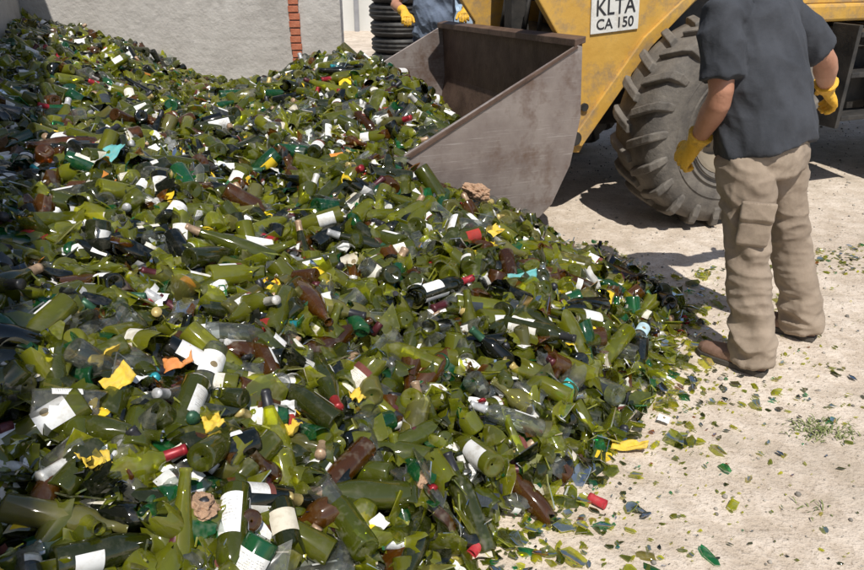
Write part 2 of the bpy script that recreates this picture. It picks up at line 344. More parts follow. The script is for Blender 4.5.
# pile materials
def glass_mat(name,edge=False):
    m,nt,out=newmat(name); at=N(nt,'ShaderNodeAttribute',attribute_name='tint'); tc=N(nt,'ShaderNodeTexCoord')
    tr=N(nt,'ShaderNodeBsdfTransparent'); nt.links.new(at.outputs['Color'],tr.inputs[0])
    df=N(nt,'ShaderNodeBsdfDiffuse'); dc=mix(nt,at.outputs['Color'],(.55,.55,.48),1.0,'MULTIPLY'); nt.links.new(dc,df.inputs[0])
    tl=N(nt,'ShaderNodeBsdfTranslucent'); nt.links.new(at.outputs['Color'],tl.inputs[0])
    m1=N(nt,'ShaderNodeMixShader'); m1.inputs[0].default_value=.62; nt.links.new(df.outputs[0],m1.inputs[1]); nt.links.new(tl.outputs[0],m1.inputs[2])
    sp=N(nt,'ShaderNodeSeparateColor'); nt.links.new(at.outputs['Color'],sp.inputs[0])
    mr=N(nt,'ShaderNodeMapRange'); mr.inputs['From Min'].default_value=.1; mr.inputs['From Max'].default_value=.8; mr.inputs['To Min'].default_value=.75 if edge else .42; mr.inputs['To Max'].default_value=.45 if edge else .15; nt.links.new(sp.outputs[2],mr.inputs[0])
    m2=N(nt,'ShaderNodeMixShader'); nt.links.new(mr.outputs[0],m2.inputs[0]); nt.links.new(tr.outputs[0],m2.inputs[1]); nt.links.new(m1.outputs[0],m2.inputs[2])
    gl=N(nt,'ShaderNodeBsdfGlossy'); gl.inputs['Roughness'].default_value=.07
    fr=N(nt,'ShaderNodeFresnel'); fr.inputs[0].default_value=1.75
    mx=N(nt,'ShaderNodeMath',operation='MINIMUM'); mx.inputs[1].default_value=.75; nt.links.new(fr.outputs[0],mx.inputs[0])
    m3=N(nt,'ShaderNodeMixShader'); nt.links.new(mx.outputs[0],m3.inputs[0]); nt.links.new(m2.outputs[0],m3.inputs[1]); nt.links.new(gl.outputs[0],m3.inputs[2])
    n=noise(nt,26,2,.7,tc.outputs['Object']); r=ramp(nt,[(.52,(0,0,0)),(.78,(.22,.22,.22))],n.outputs[0])
    du=N(nt,'ShaderNodeBsdfDiffuse'); du.inputs[0].default_value=(.42,.40,.31,1)
    m4=N(nt,'ShaderNodeMixShader'); nt.links.new(r.outputs[0],m4.inputs[0]); nt.links.new(m3.outputs[0],m4.inputs[1]); nt.links.new(du.outputs[0],m4.inputs[2])
    nt.links.new(m4.outputs[0],out.inputs[0]); return m
def dark_glass_mat():
    m,nt,out=newmat('thick_bottle_glass'); at=N(nt,'ShaderNodeAttribute',attribute_name='tint'); tc=N(nt,'ShaderNodeTexCoord')
    c=mix(nt,at.outputs['Color'],(.26,.26,.23),1.0,'MULTIPLY')
    n=noise(nt,24,3,.75,tc.outputs['Object']); r=ramp(nt,[(.5,(0,0,0)),(.78,(.30,.30,.30))],n.outputs[0]); c3=mix(nt,c,(.30,.28,.21),r.outputs[0])
    df=N(nt,'ShaderNodeBsdfDiffuse'); nt.links.new(c3,df.inputs[0])
    tl=N(nt,'ShaderNodeBsdfTranslucent'); nt.links.new(at.outputs['Color'],tl.inputs[0])
    m1=N(nt,'ShaderNodeMixShader'); m1.inputs[0].default_value=.22; nt.links.new(df.outputs[0],m1.inputs[1]); nt.links.new(tl.outputs[0],m1.inputs[2])
    tr=N(nt,'ShaderNodeBsdfTransparent'); nt.links.new(at.outputs['Color'],tr.inputs[0])
    m2=N(nt,'ShaderNodeMixShader'); m2.inputs[0].default_value=.42; nt.links.new(m1.outputs[0],m2.inputs[1]); nt.links.new(tr.outputs[0],m2.inputs[2])
    gl=N(nt,'ShaderNodeBsdfGlossy'); gl.inputs['Roughness'].default_value=.06
    fr=N(nt,'ShaderNodeFresnel'); fr.inputs[0].default_value=1.75
    m3=N(nt,'ShaderNodeMixShader'); nt.links.new(fr.outputs[0],m3.inputs[0]); nt.links.new(m2.outputs[0],m3.inputs[1]); nt.links.new(gl.outputs[0],m3.inputs[2])
    nt.links.new(m3.outputs[0],out.inputs[0]); return m
def paper_mat():
    m,nt,out=newmat('printed_label_paper'); at=N(nt,'ShaderNodeAttribute',attribute_name='tint'); uv=N(nt,'ShaderNodeUVMap'); tc=N(nt,'ShaderNodeTexCoord')
    sp=N(nt,'ShaderNodeSeparateXYZ'); nt.links.new(uv.outputs[0],sp.inputs[0])
    def ma(op,a,b=None,c=None):
        q=N(nt,'ShaderNodeMath',operation=op)
        for i,x in enumerate((a,b,c)):
            if x is None: continue
            if hasattr(x,'links'): nt.links.new(x,q.inputs[i])
            else: q.inputs[i].default_value=x
        return q.outputs[0]
    rows=ma('ADD',ma('MULTIPLY',at.outputs['Alpha'],9),9); vr=ma('MULTIPLY',sp.outputs[1],rows); fr=ma('FRACT',vr); fl=ma('FLOOR',vr)
    cb=N(nt,'ShaderNodeCombineXYZ'); nt.links.new(ma('MULTIPLY',sp.outputs[0],38),cb.inputs[0]); nt.links.new(ma('ADD',ma('MULTIPLY',fl,7.3),ma('MULTIPLY',at.outputs['Alpha'],90)),cb.inputs[1])
    nn=noise(nt,1,2,.5,cb.outputs[0]); t1=ma('GREATER_THAN',nn.outputs[0],.5)
    rowon=ma('MULTIPLY',ma('GREATER_THAN',fr,.4),ma('LESS_THAN',fr,.75))
    ue=ma('LESS_THAN',ma('ABSOLUTE',ma('SUBTRACT',sp.outputs[0],.5)),.33); ve=ma('LESS_THAN',ma('ABSOLUTE',ma('SUBTRACT',sp.outputs[1],.42)),.28)
    pr=ma('MULTIPLY',ma('MULTIPLY',t1,rowon),ma('MULTIPLY',ue,ve)); pr=ma('MULTIPLY',pr,ma('GREATER_THAN',at.outputs['Alpha'],.5)); pr=ma('MULTIPLY',pr,.55)
    band=ma('MULTIPLY',ma('GREATER_THAN',sp.outputs[1],.74),ma('GREATER_THAN',at.outputs['Alpha'],.86))
    logo=ma('MULTIPLY',ma('LESS_THAN',ma('ADD',ma('POWER',ma('ABSOLUTE',ma('SUBTRACT',sp.outputs[0],.5)),2),ma('POWER',ma('ABSOLUTE',ma('SUBTRACT',sp.outputs[1],.62)),2)),.014),ma('LESS_THAN',at.outputs['Alpha'],.2))
    c=mix(nt,at.outputs['Color'],(.08,.08,.09),pr); c=mix(nt,c,(.16,.06,.05),band); c=mix(nt,c,(.25,.20,.12),logo)
    n=noise(nt,25,4,.7,tc.outputs['Object']); r=ramp(nt,[(.45,(1,1,1)),(.8,(.5,.43,.32))],n.outputs[0]); c=mix(nt,c,r.outputs[0],.8,'MULTIPLY')
    p=N(nt,'ShaderNodeBsdfDiffuse'); nt.links.new(c,p.inputs[0]); nt.links.new(p.outputs[0],out.inputs[0]); return m
def tint_mat(name,rough,metal):
    m,nt,out=newmat(name); at=N(nt,'ShaderNodeAttribute',attribute_name='tint'); tc=N(nt,'ShaderNodeTexCoord')
    n=noise(nt,60,3,.7,tc.outputs['Object']); r=ramp(nt,[(.35,(.6,.6,.6)),(.6,(1,1,1))],n.outputs[0]); c=mix(nt,at.outputs['Color'],r.outputs[0],.8,'MULTIPLY')
    p=N(nt,'ShaderNodeBsdfPrincipled'); nt.links.new(c,p.inputs['Base Color']); p.inputs['Roughness'].default_value=rough; p.inputs['Metallic'].default_value=metal
    nt.links.new(p.outputs[0],out.inputs[0]); return m
M_gl=glass_mat('bottle_glass'); M_ed=glass_mat('glass_edge',True); M_pa=paper_mat(); M_fo=tint_mat('capsule_foil',.4,.2); M_ck=tint_mat('cork',.9,0); M_dg=dark_glass_mat()
M_core=simple('dark_void_fill',(.015,.017,.006),(.07,.075,.022),25,.4,0,.8,60,(.14,.14,.05),bdist=.02)  # dark olive filler; shade of the gaps is put into its colour
MATS=[M_gl,M_pa,M_fo,M_ed,M_ck,M_dg]

# sampling on the pile
def sample(n,margin=0,hmin=.0,bias=False):
    xs=[];ys=[];c=0
    while c<n:
        x=rng.uniform(-4.6,1.5,n*2); y=rng.uniform(.2,7.6,n*2); k=allowed(x,y,margin)
        if bias: k&=rng.random(len(x))<np.clip(1.15-y/6.5,.15,1)
        x,y=x[k],y[k]; h=H(x,y); k=h>hmin; xs.append(x[k]); ys.append(y[k]); c+=k.sum()
    return np.concatenate(xs)[:n],np.concatenate(ys)[:n]
def normal(x,y):
    e=.06; hx=(H(x+e,y)-H(x-e,y))/(2*e); hy=(H(x,y+e)-H(x,y-e))/(2*e); n=np.stack([-hx,-hy,np.ones_like(hx)],1); return n/np.linalg.norm(n,axis=1)[:,None]
acc=Acc()
def flatdir(nrm,wob):
    return nrm+rng.normal(0,wob,(len(nrm),3))
def liedir(nrm,wob):
    a=rng.normal(0,1,(len(nrm),3)); t=np.cross(nrm,a); t/=np.linalg.norm(t,axis=1)[:,None]; return t+nrm*rng.normal(0,wob,(len(nrm),1))
def scatter(tmpl,n,zlo,zhi,wob,smin,smax,kind,w,margin=0,hmin=0.0,lc=None,bias=False):
    x,y=sample(n,margin,hmin,bias); nr=normal(x,y); h=H(x,y)
    z=h+rng.uniform(zlo,zhi,n)*np.clip(h/.12,.25,1); z=np.maximum(z,.012)
    d=flatdir(nr,wob) if kind=='flat' else liedir(nr,wob)
    idx=rng.integers(0,len(tmpl),n); g=gcol(n,w); P=np.stack([x,y,z],1)
    for i,t in enumerate(tmpl):
        k=idx==i
        acc.put(t,P[k],d[k],rng.uniform(smin,smax,k.sum()),g[k],None if lc is None else np.broadcast_to(np.array(lc),(k.sum(),3)))
#   bright mid dkol dark blk emer clear amber leaf
wS=[30,24,13,7,3,4.5,15,4,6]; wD=[12,20,20,15,12,5,0,7,4]; wC=[14,12,6,1,0,4,26,5,5]
scatter(SHd,4000,-.06,.0,.9,1.0,1.7,'flat',[8,14,16,14,8,4,1,4,3])
scatter(SH,6800,-.01,.045,.75,.8,1.5,'flat',wS)
scatter(SHd,1500,-.01,.04,.8,.6,1.3,'flat',[6,10,16,16,12,4,1,5,3])
scatter(SH,1300,.0,.055,.6,1.1,1.8,'flat',wS,0,.03,None,True)
scatter(SH,5500,-.005,.05,.8,.3,.6,'flat',wS)
scatter(BOTd,620,-.01,.05,.3,.9,1.08,'lie',wD,.12,.08)
scatter(BOT,260,-.01,.055,.3,.9,1.08,'lie',wC,.12,.08)
scatter(BOTd,110,.02,.065,.3,1.0,1.1,'lie',wD,.14,.1,None,True)
scatter(BEERd,70,.0,.05,.35,.9,1.05,'lie',[0,0,3,6,6,4,0,16,0],.1,.06)
scatter(BEER,60,.0,.05,.35,.9,1.05,'lie',[0,2,3,0,0,5,16,3,2],.1,.06)
scatter(JAR,80,-.01,.04,.7,.8,1.05,'lie',[0,1,1,0,0,1,12,1,1],.1,.06)
scatter(BRKd,1500,-.01,.055,.6,.9,1.15,'lie',wD,.07,.03)
scatter(BRK,850,-.01,.055,.6,.9,1.15,'lie',wC,.07,.03)
scatter(NCKd,1000,.0,.06,.5,.95,1.2,'lie',wD,.05,.02)
scatter(NCK,600,.0,.06,.5,.95,1.2,'lie',wC,.05,.02)
scatter(SHL,900,0,.055,.7,.7,1.25,'flat',wS,.0)
scatter(PAP,1250,.0,.06,.6,.5,1.25,'flat',wS,.02)
scatter(CAP,600,.01,.06,.6,.8,1.1,'lie',wS)
# filler sheet under the pieces, coloured dark as the shaded voids between them
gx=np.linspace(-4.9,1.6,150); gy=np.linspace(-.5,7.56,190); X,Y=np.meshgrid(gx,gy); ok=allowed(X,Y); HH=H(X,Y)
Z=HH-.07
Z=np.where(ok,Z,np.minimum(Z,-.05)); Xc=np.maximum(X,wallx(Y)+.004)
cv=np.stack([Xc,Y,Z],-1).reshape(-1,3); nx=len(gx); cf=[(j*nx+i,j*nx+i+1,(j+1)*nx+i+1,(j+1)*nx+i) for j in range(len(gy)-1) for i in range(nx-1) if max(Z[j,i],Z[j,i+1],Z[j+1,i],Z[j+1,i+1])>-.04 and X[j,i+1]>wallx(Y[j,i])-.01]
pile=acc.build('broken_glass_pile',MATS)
core=mesh_obj('dark_void_core',cv,cf,M_core,pile,True)

# shards strewn on the ground
acc=Acc()
def ground_scatter(n,smin,smax,fall,tm,w,region=(-.2,2.6,1.1,5.2),wob=.12,base=0):
    x=rng.uniform(region[0],region[1],n); y=rng.uniform(region[2],region[3],n); h=H(x,y)
    k=(h<.02)&(rng.random(n)<np.exp(np.minimum(h,0)/fall)+base)&allowed(x,y); x,y=x[k],y[k]; n=len(x)
    P=np.stack([x,y,np.full(n,.006)],1); d=np.array([0,0,1.])+rng.normal(0,wob,(n,3)); d[:,2]=np.where(rng.random(n)<.4,-d[:,2],d[:,2])
    sc=rng.uniform(smin,smax,n); P[:,2]+=np.where(d[:,2]<0,.02*sc,0)+.004*sc
    idx=rng.integers(0,len(tm),n); g=gcol(n,w)
    for i,t in enumerate(tm):
        q=idx==i; acc.put(t,P[q],d[q],sc[q],g[q])
wG=[12,16,18,14,6,4,3,3,3]
ground_scatter(4500,.3,1.0,.05,SH,wG)
ground_scatter(8000,.08,.30,.10,SH,wG,base=.015)
ground_scatter(9000,.05,.16,.3,SH,wG,(.0,4.2,1.1,7.0),base=.02)
ground_scatter(2600,.15,.45,10,SH,wG,(.9,4.2,3.6,5.0),base=.1)
ground_scatter(350,.12,.4,.5,SH,wG,(.8,1.8,2.2,3.4))
ground_scatter(420,.15,.6,.12,SH,wG,(.1,.7,1.1,1.75),base=.05)
ground_scatter(180,.3,.6,.05,PAP,wG)
ground_scatter(45,.8,1,.06,CAP,wG,wob=.1)
acc.build('strewn_glass_shards',MATS)

# hand placed debris ---------------------------------------------------------
def hz(x,y): return max(0.0,float(H(np.array([x]),np.array([y]))[0]))
def flatmat(name,c): 
    return simple(name,tuple(.75*a for a in c),c,20,.7,0,.3,60,dirt=((.25,.2,.12),30,.48,.75,.6))
MC=flatmat('cyan_card',(.12,.42,.42)); MY=flatmat('yellow_card',(.76,.52,.05)); MO=flatmat('orange_card',(.70,.25,.06)); MK=simple('kraft_paper',(.34,.20,.12),(.46,.30,.19),12,.8,0,.4,50); MR=flatmat('red_foil',(.45,.02,.03))
def card(name,x,y,w,h,rz,mat,dz=.055,tilt=(.15,.1)):
    vs=[];fs=[];nx,ny=11,9; sd=random.uniform(0,50)
    for i in range(nx+1):
        for j in range(ny+1):
            u,v=i/nx-.5,j/ny-.5; zz=.3*w*(u*u)+.022*mnoise.noise(Vector((u*3+sd,v*3,sd)))+.006*mnoise.noise(Vector((u*9+sd,v*9,sd)))
            ex=1-.16*abs(mnoise.noise(Vector((v*6,sd,3)))); ey=1-.16*abs(mnoise.noise(Vector((u*6,sd+4,7))))
            vs.append(((u+.15*v)*w*ex,v*h*ey,zz))
    for i in range(nx):
        for j in range(ny): k=i*(ny+1)+j; fs.append((k,k+ny+1,k+ny+2,k+1))
    o=mesh_obj(name,vs,fs,mat,None,True); o.location=(x,y,hz(x,y)+dz); o.rotation_euler=(tilt[0],tilt[1],rz)
    s=o.modifiers.new('s','SOLIDIFY'); s.thickness=.0015; return o
card('cyan_label_card',-1.51,3.2,.09,.17,-.35,MC,.09,(.5,.1))
card('cyan_label_card',.39,2.75,.14,.07,.3,MC,.08,(.5,0))
card('yellow_label_card',.72,2.05,.13,.05,-.1,MY,.02,(.05,0))
for p in [(-.88,1.66,.09,.06),(-.84,1.38,.07,.08),(-.62,1.62,.06,.05),(-.42,1.72,.06,.05),(-.95,1.75,.04,.09),(.30,3.15,.06,.09),(-.25,1.95,.05,.05),(-2.0,3.6,.10,.08),(-1.1,1.2,.09,.05)]:
    card('yellow_label_card',p[0],p[1],p[2],p[3],random.uniform(-1,1),MY,.08,(random.uniform(.1,.6),random.uniform(-.4,.4)))
card('orange_card',-.77,1.82,.09,.06,.5,MO,.085,(.4,-.2))
def crumple(name,x,y,r,mat,seed,dz=.03):
    bm=bmesh.new(); bmesh.ops.create_icosphere(bm,subdivisions=5,radius=1)
    for v in bm.verts:
        p=v.co.copy(); q=p+Vector((seed*3,seed,0))
        a=1-abs(mnoise.noise(q*1.3))*1.6; b=1-abs(mnoise.noise(q*3.1))*1.5; c=mnoise.noise(q*7)
        v.co=p*(.55+.28*a+.18*b+.05*c); v.co.z*=.6; v.co.x*=1.3
    me=bpy.data.meshes.new(name); bm.to_mesh(me); bm.free(); me.materials.append(mat); o=link(bpy.data.objects.new(name,me)); o.scale=(r,r,r); o.location=(x,y,hz(x,y)+dz); o.rotation_euler=(.2,.3,seed)
crumple('crumpled_paper',.24,3.63,.09,MK,1.3,.10); crumple('crumpled_paper',-.59,1.36,.055,MK,2.1,.05); crumple('crumpled_paper',-.05,1.70,.045,MK,4.2,.03)
def solo_bottle(name,x,y,rz,glass,lab,foil,kind='bord',dz=None,tilt=1.57,dark=True):
    t=bottle_t(kind,True,True,28); t=t.opaque() if dark else t
    a=Acc(); a.put(t,np.zeros((1,3)),np.array([[0,0,1.]]),np.array([1.]),np.array([glass]),np.array([lab]),np.array([foil]))
    o=a.build(name,MATS); o.rotation_euler=(tilt,0,rz); o.location=(x,y,hz(x,y)+(.038 if dz is None else dz))
solo_bottle('beer_bottle',.93,2.74,-.5,(.6,.75,.78),(.45,.62,.70),(.7,.7,.7),'beer',.035,1.57,False)
solo_bottle('wine_bottle',.42,2.42,1.1,(.16,.20,.03),(.78,.77,.72),(.03,.03,.03),'bord',.07)
solo_bottle('wine_bottle',-1.35,1.9,1.3,(.30,.34,.03),(.78,.77,.72),(.03,.03,.03),'burg',.07,1.4)
solo_bottle('wine_bottle',-.35,1.95,.4,(.20,.25,.03),(.75,.74,.70),(.3,.02,.02),'burg',.07)
solo_bottle('wine_bottle',-1.0,1.12,.9,(.05,.06,.02),(.05,.05,.06),(.7,.5,.05),'bord',.07)
solo_bottle('wine_bottle',.05,2.6,2.2,(.05,.06,.02),(.8,.8,.78),(.35,.02,.03),'bord',.07)
for x,y,rz in [(.52,1.79,.9),(.15,1.58,-.6)]:
    v,f=lathe([(.001,0),(.0165,0),(.0165,.012),(.0150,.016),(.0165,.06),(.0145,.058),(.001,.05)],16,'Z'); o=mesh_obj('red_bottle_capsule',v,f,MR,None,True); o.location=(x,y,.018+hz(x,y)); o.rotation_euler=(1.57,0,rz)

# pebbles + weeds -----------------------------------------------------------
t=T(); bm=bmesh.new(); bmesh.ops.create_icosphere(bm,subdivisions=1,radius=1); t.add([v.co[:] for v in bm.verts],[tuple(v.index for v in f.verts) for f in bm.faces],CK,1); bm.free(); t.done()
acc=Acc(); n=4500; x=rng.uniform(-.2,4.5,n); y=rng.uniform(1,9,n); k=H(x,y)<0; x,y=x[k],y[k]; n=len(x); r=rng.gamma(2,.0016,n)+.0012
acc.put(t,np.stack([x,y,r*.3],1),rng.normal(0,1,(n,3)),r,np.full((n,3),.3),rng.uniform(.16,.48,(n,1))*np.array([1,.90,.77])); acc.build('pebbles',MATS)
M_weed=simple('weed_leaf',(.12,.15,.04),(.22,.24,.09),20,.8,0,.1,50)
def weeds(cx,cy,rad,n):
    vs=[];fs=[]
    for i in range(n):
        a=random.uniform(0,6.28); r=rad*random.random()**.8; x,y=cx+r*math.cos(a)*1.5,cy+r*math.sin(a)*.8; an=random.uniform(0,6.28); L=random.uniform(.01,.035); w=random.uniform(.001,.003)
        d=Vector((math.cos(an),math.sin(an),0)); s=Vector((-d.y,d.x,0))*w; p=Vector((x,y,.001)); q=p+d*L*.5+Vector((0,0,L*.4)); e=p+d*L+Vector((0,0,L*.3)); o=len(vs)
        vs+=[p-s,p+s,q+s,q-s,e]; fs+=[(o,o+1,o+2,o+3),(o+3,o+2,o+4)]
    mesh_obj('weed_patch',vs,fs,M_weed)
weeds(1.48,2.17,.10,240); weeds(1.66,2.0,.07,50); weeds(1.25,1.75,.05,14)

# ------------------------------------------------------------------ ground / walls / buildings
mesh_obj('ground',[(-150,-150,0),(150,-150,0),(150,150,0),(-150,150,0)],[(0,1,2,3)],M_ground)
wall=empty('concrete_wall'); box('wall_body',(-4.6,7.6,-.1),(-.93,7.82,2.5),M_wall,wall,.01)
box('coping',(-4.65,7.57,2.503),(-.9,7.85,2.58),M_wall2,wall,.01)
for i in range(34):
    z=.0+i*.073; box('brick_%d'%i,(-1.45+random.uniform(-.006,.006),7.572+random.uniform(-.006,.004),z),(-1.345+random.uniform(-.008,.004),7.62,z+.06),M_brick,wall,.004)
def wx(y): return wallx(y)
sv=[];
for y,h in ((-3.5,6.6),(7.85,2.7)):  # sloping top made up so the wall's shadow on the pile narrows rearward
    for off in (0,-.25):
        for z in (-.1,h): sv.append((wx(y)+off,y,z))
sw=empty('side_wall'); mesh_obj('side_wall_body',sv,[(0,1,3,2),(4,6,7,5),(0,4,5,1),(2,3,7,6),(1,5,7,3),(0,2,6,4)],M_wall2,sw)
bd=empty('warehouse_building'); M_b=simple('pale_render',(.55,.54,.50),(.66,.65,.61),.7,.9,0,.3,8); M_roof=simple('roof_sheet',(.25,.25,.26),(.33,.33,.34),2,.6,.2,.2,10)
box('walls',(-9,17,0),(12,24,4.6),M_b,bd); box('roof',(-9.3,16.7,4.603),(12.3,24.3,4.85),M_roof,bd)
for i,x in enumerate((-7,-4,-.9,2.5,6,9)):
    box('window_%d'%i,(x,16.95,1.5),(x+1.3,16.99,2.7),M_glassdark,bd); box('sill_%d'%i,(x-.06,16.88,1.42),(x+1.36,16.997,1.497),M_wall2,bd); box('mullion_%d'%i,(x+.62,16.92,1.5),(x+.68,16.949,2.7),M_sign,bd)
box('door',(-6.2,16.94,0.005),(-5.2,16.99,2.1),M_rust,bd); box('downpipe',(-1.75,16.85,0),(-1.65,16.93,4.6),M_roof,bd)
# tire stack
ts=empty('tire_stack',(-.40,8.9,0)); ts.scale=(.8,.8,.9)
for i in range(7):
    pf=[(.2,.02),(.24,.0),(.38,.0),(.42,.03),(.43,.1),(.42,.17),(.38,.2),(.24,.2),(.2,.18)]
    v,f=lathe(pf,30,'Z'); o=mesh_obj('stacked_tire_%d'%i,v,f,M_black,ts,True); o.location=(random.uniform(-.03,.03),random.uniform(-.03,.03),.205*i)
    for k in range(3):
        v,f=lathe([(.431,.04+.05*k),(.438,.045+.05*k),(.438,.06+.05*k),(.431,.065+.05*k)],30,'Z'); q=mesh_obj('rib_%d_%d'%(i,k),v,f,M_black,ts,True); q.location=o.location

# ------------------------------------------------------------------ wheel loader
L=empty('wheel_loader',(O[0],O[1],0),ANG)
def prism(name,poly,y0,y1,mat,parent=L,bevel=.0):
    n=len(poly); vs=[(x,y0,z) for x,z in poly]+[(x,y1,z) for x,z in poly]
    fs=[tuple(range(n)),tuple(range(n,2*n))[::-1]]+[(i,(i+1)%n,n+(i+1)%n,n+i) for i in range(n)]
    o=mesh_obj(name,vs,fs,mat,parent)
    if bevel: m=o.modifiers.new('b','BEVEL'); m.width=bevel; m.segments=2
    return o
bk=bpy.data.objects.new('bucket',None); COL.objects.link(bk); bk.parent=L; bk.rotation_euler=(math.radians(2.4),0,0)
side=[(.0,1.18),(-.03,1.17),(-.05,.78),(.0,.5),(.11,.27),(.25,.145),(.36,.15),(1.04,.63),(1.03,.655)]
prism('near_side_plate',side,-.02,.0,M_steel,bk,.003); prism('far_side_plate',side,-BW,-BW+.02,M_steel,bk,.003)
inner=[(-.02,1.17),(-.035,.78),(.015,.51),(.12,.285),(.25,.165),(.36,.17),(1.05,.64)]
outer=[(1.06,.62),(.36,.148),(.25,.143),(.105,.265),(-.005,.495),(-.055,.78),(-.04,1.19)]
prism('bucket_shell',inner+outer,-BW+.021,-.021,M_rust,bk)
prism('cutting_edge',[(1.06,.64),(.95,.555),(.96,.535),(1.07,.63)],-BW-.01,-.022,M_steel,bk,.002)
prism('top_rim',[(-.05,1.19),(-.05,1.225),(.02,1.21),(.02,1.17)],-BW,.0,M_rust,bk,.004)
prism('side_wear_strip',[(.01,1.178),(.0,1.165),(1.0,.635),(1.03,.648)],.001,.010,M_rust,bk,.002)
for y in (-.62,-1.58): prism('hinge_lug',[(-.06,.9),(-.30,.75),(-.33,.45),(-.25,.35),(-.03,.45)],y-.03,y+.03,M_black,bk,.004)
arm=[(-.15,.47),(-.30,.45),(-.38,.6),(-.7,1.05),(-1.05,1.36),(-1.75,1.8),(-1.75,2.12),(-.6,2.06),(.05,1.78),(.2,1.6),(.07,1.39),(-.1,1.16),(-.12,.8)]
prism('lift_arm_near',arm,-.47,-.41,M_yel,L,.008); prism('lift_arm_far',arm,-1.79,-1.73,M_yel,L,.008)
prism('arm_stiffener',[(-.2,.52),(-.30,.5),(-.74,1.1),(-1.08,1.42),(-1.04,1.46),(-.68,1.16)],-.409,-.385,M_yel,L,.004)
cyl('arm_cross_tube',(-.45,-1.72,1.1),(-.45,-.48,1.1),.08,M_black,L)
cyl('hinge_pin',(-.23,-.36,.56),(-.23,-1.84,.56),.045,M_black,L)
for (x,z) in ((-.80,1.55),(-.15,1.5),(-.3,.75)): cyl('arm_bolt',(x,-.41,z),(x,-.392,z),.026,M_black,L,12)
prism('front_frame',[(-.55,.55),(-.5,1.0),(-.75,1.5),(-1.1,1.9),(-1.7,1.95),(-1.8,1.2),(-2.0,1.0),(-2.0,.55)],-1.5,-.7,M_black,L,.01)
for y in (-.62,-1.58):
    cyl('lift_cylinder',(-1.6,y,.8),(-.95,y,1.15),.06,M_black,L); cyl('lift_rod',(-.95,y,1.15),(-.5,y,1.38),.032,M_chrome,L)
cyl('tilt_cylinder',(-1.2,-1.1,1.75),(-.5,-1.1,1.5),.07,M_yel,L); cyl('tilt_rod',(-.5,-1.1,1.5),(-.1,-1.1,1.32),.035,M_chrome,L)
prism('tilt_lever',[(-.15,1.5),(-.06,1.45),(-.08,.95),(-.2,.75),(-.26,.8),(-.2,1.2)],-1.16,-1.04,M_black,L,.006)
prism('valve_cover',[(-.2,1.35),(-.2,1.62),(-.9,1.7),(-.9,1.3)],-1.6,-.6,M_black,L,.01)
for y in(-.75,-.95,-1.3): 
    v,f=tube([(-.55,y,1.35),(-.35,y,1.5),(-.15,y,1.38),(-.12,y,1.15)],[.016]*4,(0,1,0),10); mesh_obj('hydraulic_hose',v,f,M_black,L,True)
S=bpy.data.objects.new('number_sign',None); COL.objects.link(S); S.parent=L; S.location=(-.455,-.403,1.325); S.rotation_euler=(0,math.radians(4),0)
box('sign_plate',(-.17,-.004,-.125),(.17,.004,.125),M_sign,S,.003)
def text(body,size,x,z,sx=1):
    c=bpy.data.curves.new('lettering','FONT'); c.body=body; c.size=size; c.align_x='CENTER'; c.extrude=.0008; c.offset=.0008; o=bpy.data.objects.new('lettering_'+body.split()[0].lower(),c); c.materials.append(M_ink); COL.objects.link(o); o.parent=S
    o.location=(x,.006,z); o.rotation_euler=(math.radians(90),0,math.radians(180)); o.scale=(sx,1,1)
text('KLTA',.13,0,-.02,.9); text('CA 150',.085,0,-.10,1.0)
box('articulation',(-2.35,-1.4,.55),(-2.0,-.8,1.1),M_black,L,.02)
prism('rear_frame',[(-2.3,.5),(-2.3,1.15),(-5.3,1.15),(-5.3,.6),(-5.0,.45)],-1.55,-.65,M_black,L,.02)
prism('hood',[(-2.95,1.153),(-2.95,1.95),(-5.1,1.8),(-5.35,1.6),(-5.35,1.153)],-1.6,-.6,M_yel,L,.04)
for i in range(7): box('grille_slat_%d'%i,(-4.9,-.598,1.25+i*.06),(-3.6,-.585,1.28+i*.06),M_black,L)
box('counterweight',(-5.7,-1.75,.55),(-5.355,-.45,1.35),M_yel,L,.05)
box('cab_floor',(-2.9,-1.75,1.2),(-1.75,-.45,1.32),M_yel,L,.02); box('cab_roof',(-2.95,-1.8,2.75),(-1.6,-.4,2.87),M_yel,L,.04)
for x in(-2.85,-1.8):
    for y in(-1.7,-.5): box('cab_pillar',(x-.035,y-.035,1.323),(x+.035,y+.035,2.748),M_yel,L,.01)
box('cab_window_near',(-2.812,-.508,1.7),(-1.838,-.498,2.745),M_glassdark,L); box('cab_window_far',(-2.812,-1.708,1.7),(-1.838,-1.698,2.745),M_glassdark,L)
box('cab_window_front',(-1.806,-1.66,1.6),(-1.796,-.54,2.745),M_glassdark,L); box('cab_door_panel',(-2.812,-.512,1.323),(-1.838,-.49,1.697),M_yel,L,.005)
for i,z in enumerate((.55,.85,1.12)): box('step_%d'%i,(-2.75,-.42,z),(-2.3,-.2,z+.035),M_black,L,.005)
box('step_rail_0',(-2.79,-.42,.5),(-2.755,-.2,1.2),M_black,L,.004); box('step_rail_1',(-2.295,-.42,.5),(-2.26,-.2,1.2),M_black,L,.004)
prism('rear_fender',[(-2.85,1.2),(-2.85,1.45),(-4.3,1.45),(-4.3,1.2),(-4.25,1.2),(-4.22,1.40),(-2.93,1.40),(-2.90,1.2)],-.55,.1,M_yel,L,.01)
prism('fuel_tank',[(-2.35,.62),(-2.35,1.0),(-2.75,1.02),(-2.8,.62)],-.62,-.44,M_black,L,.02)
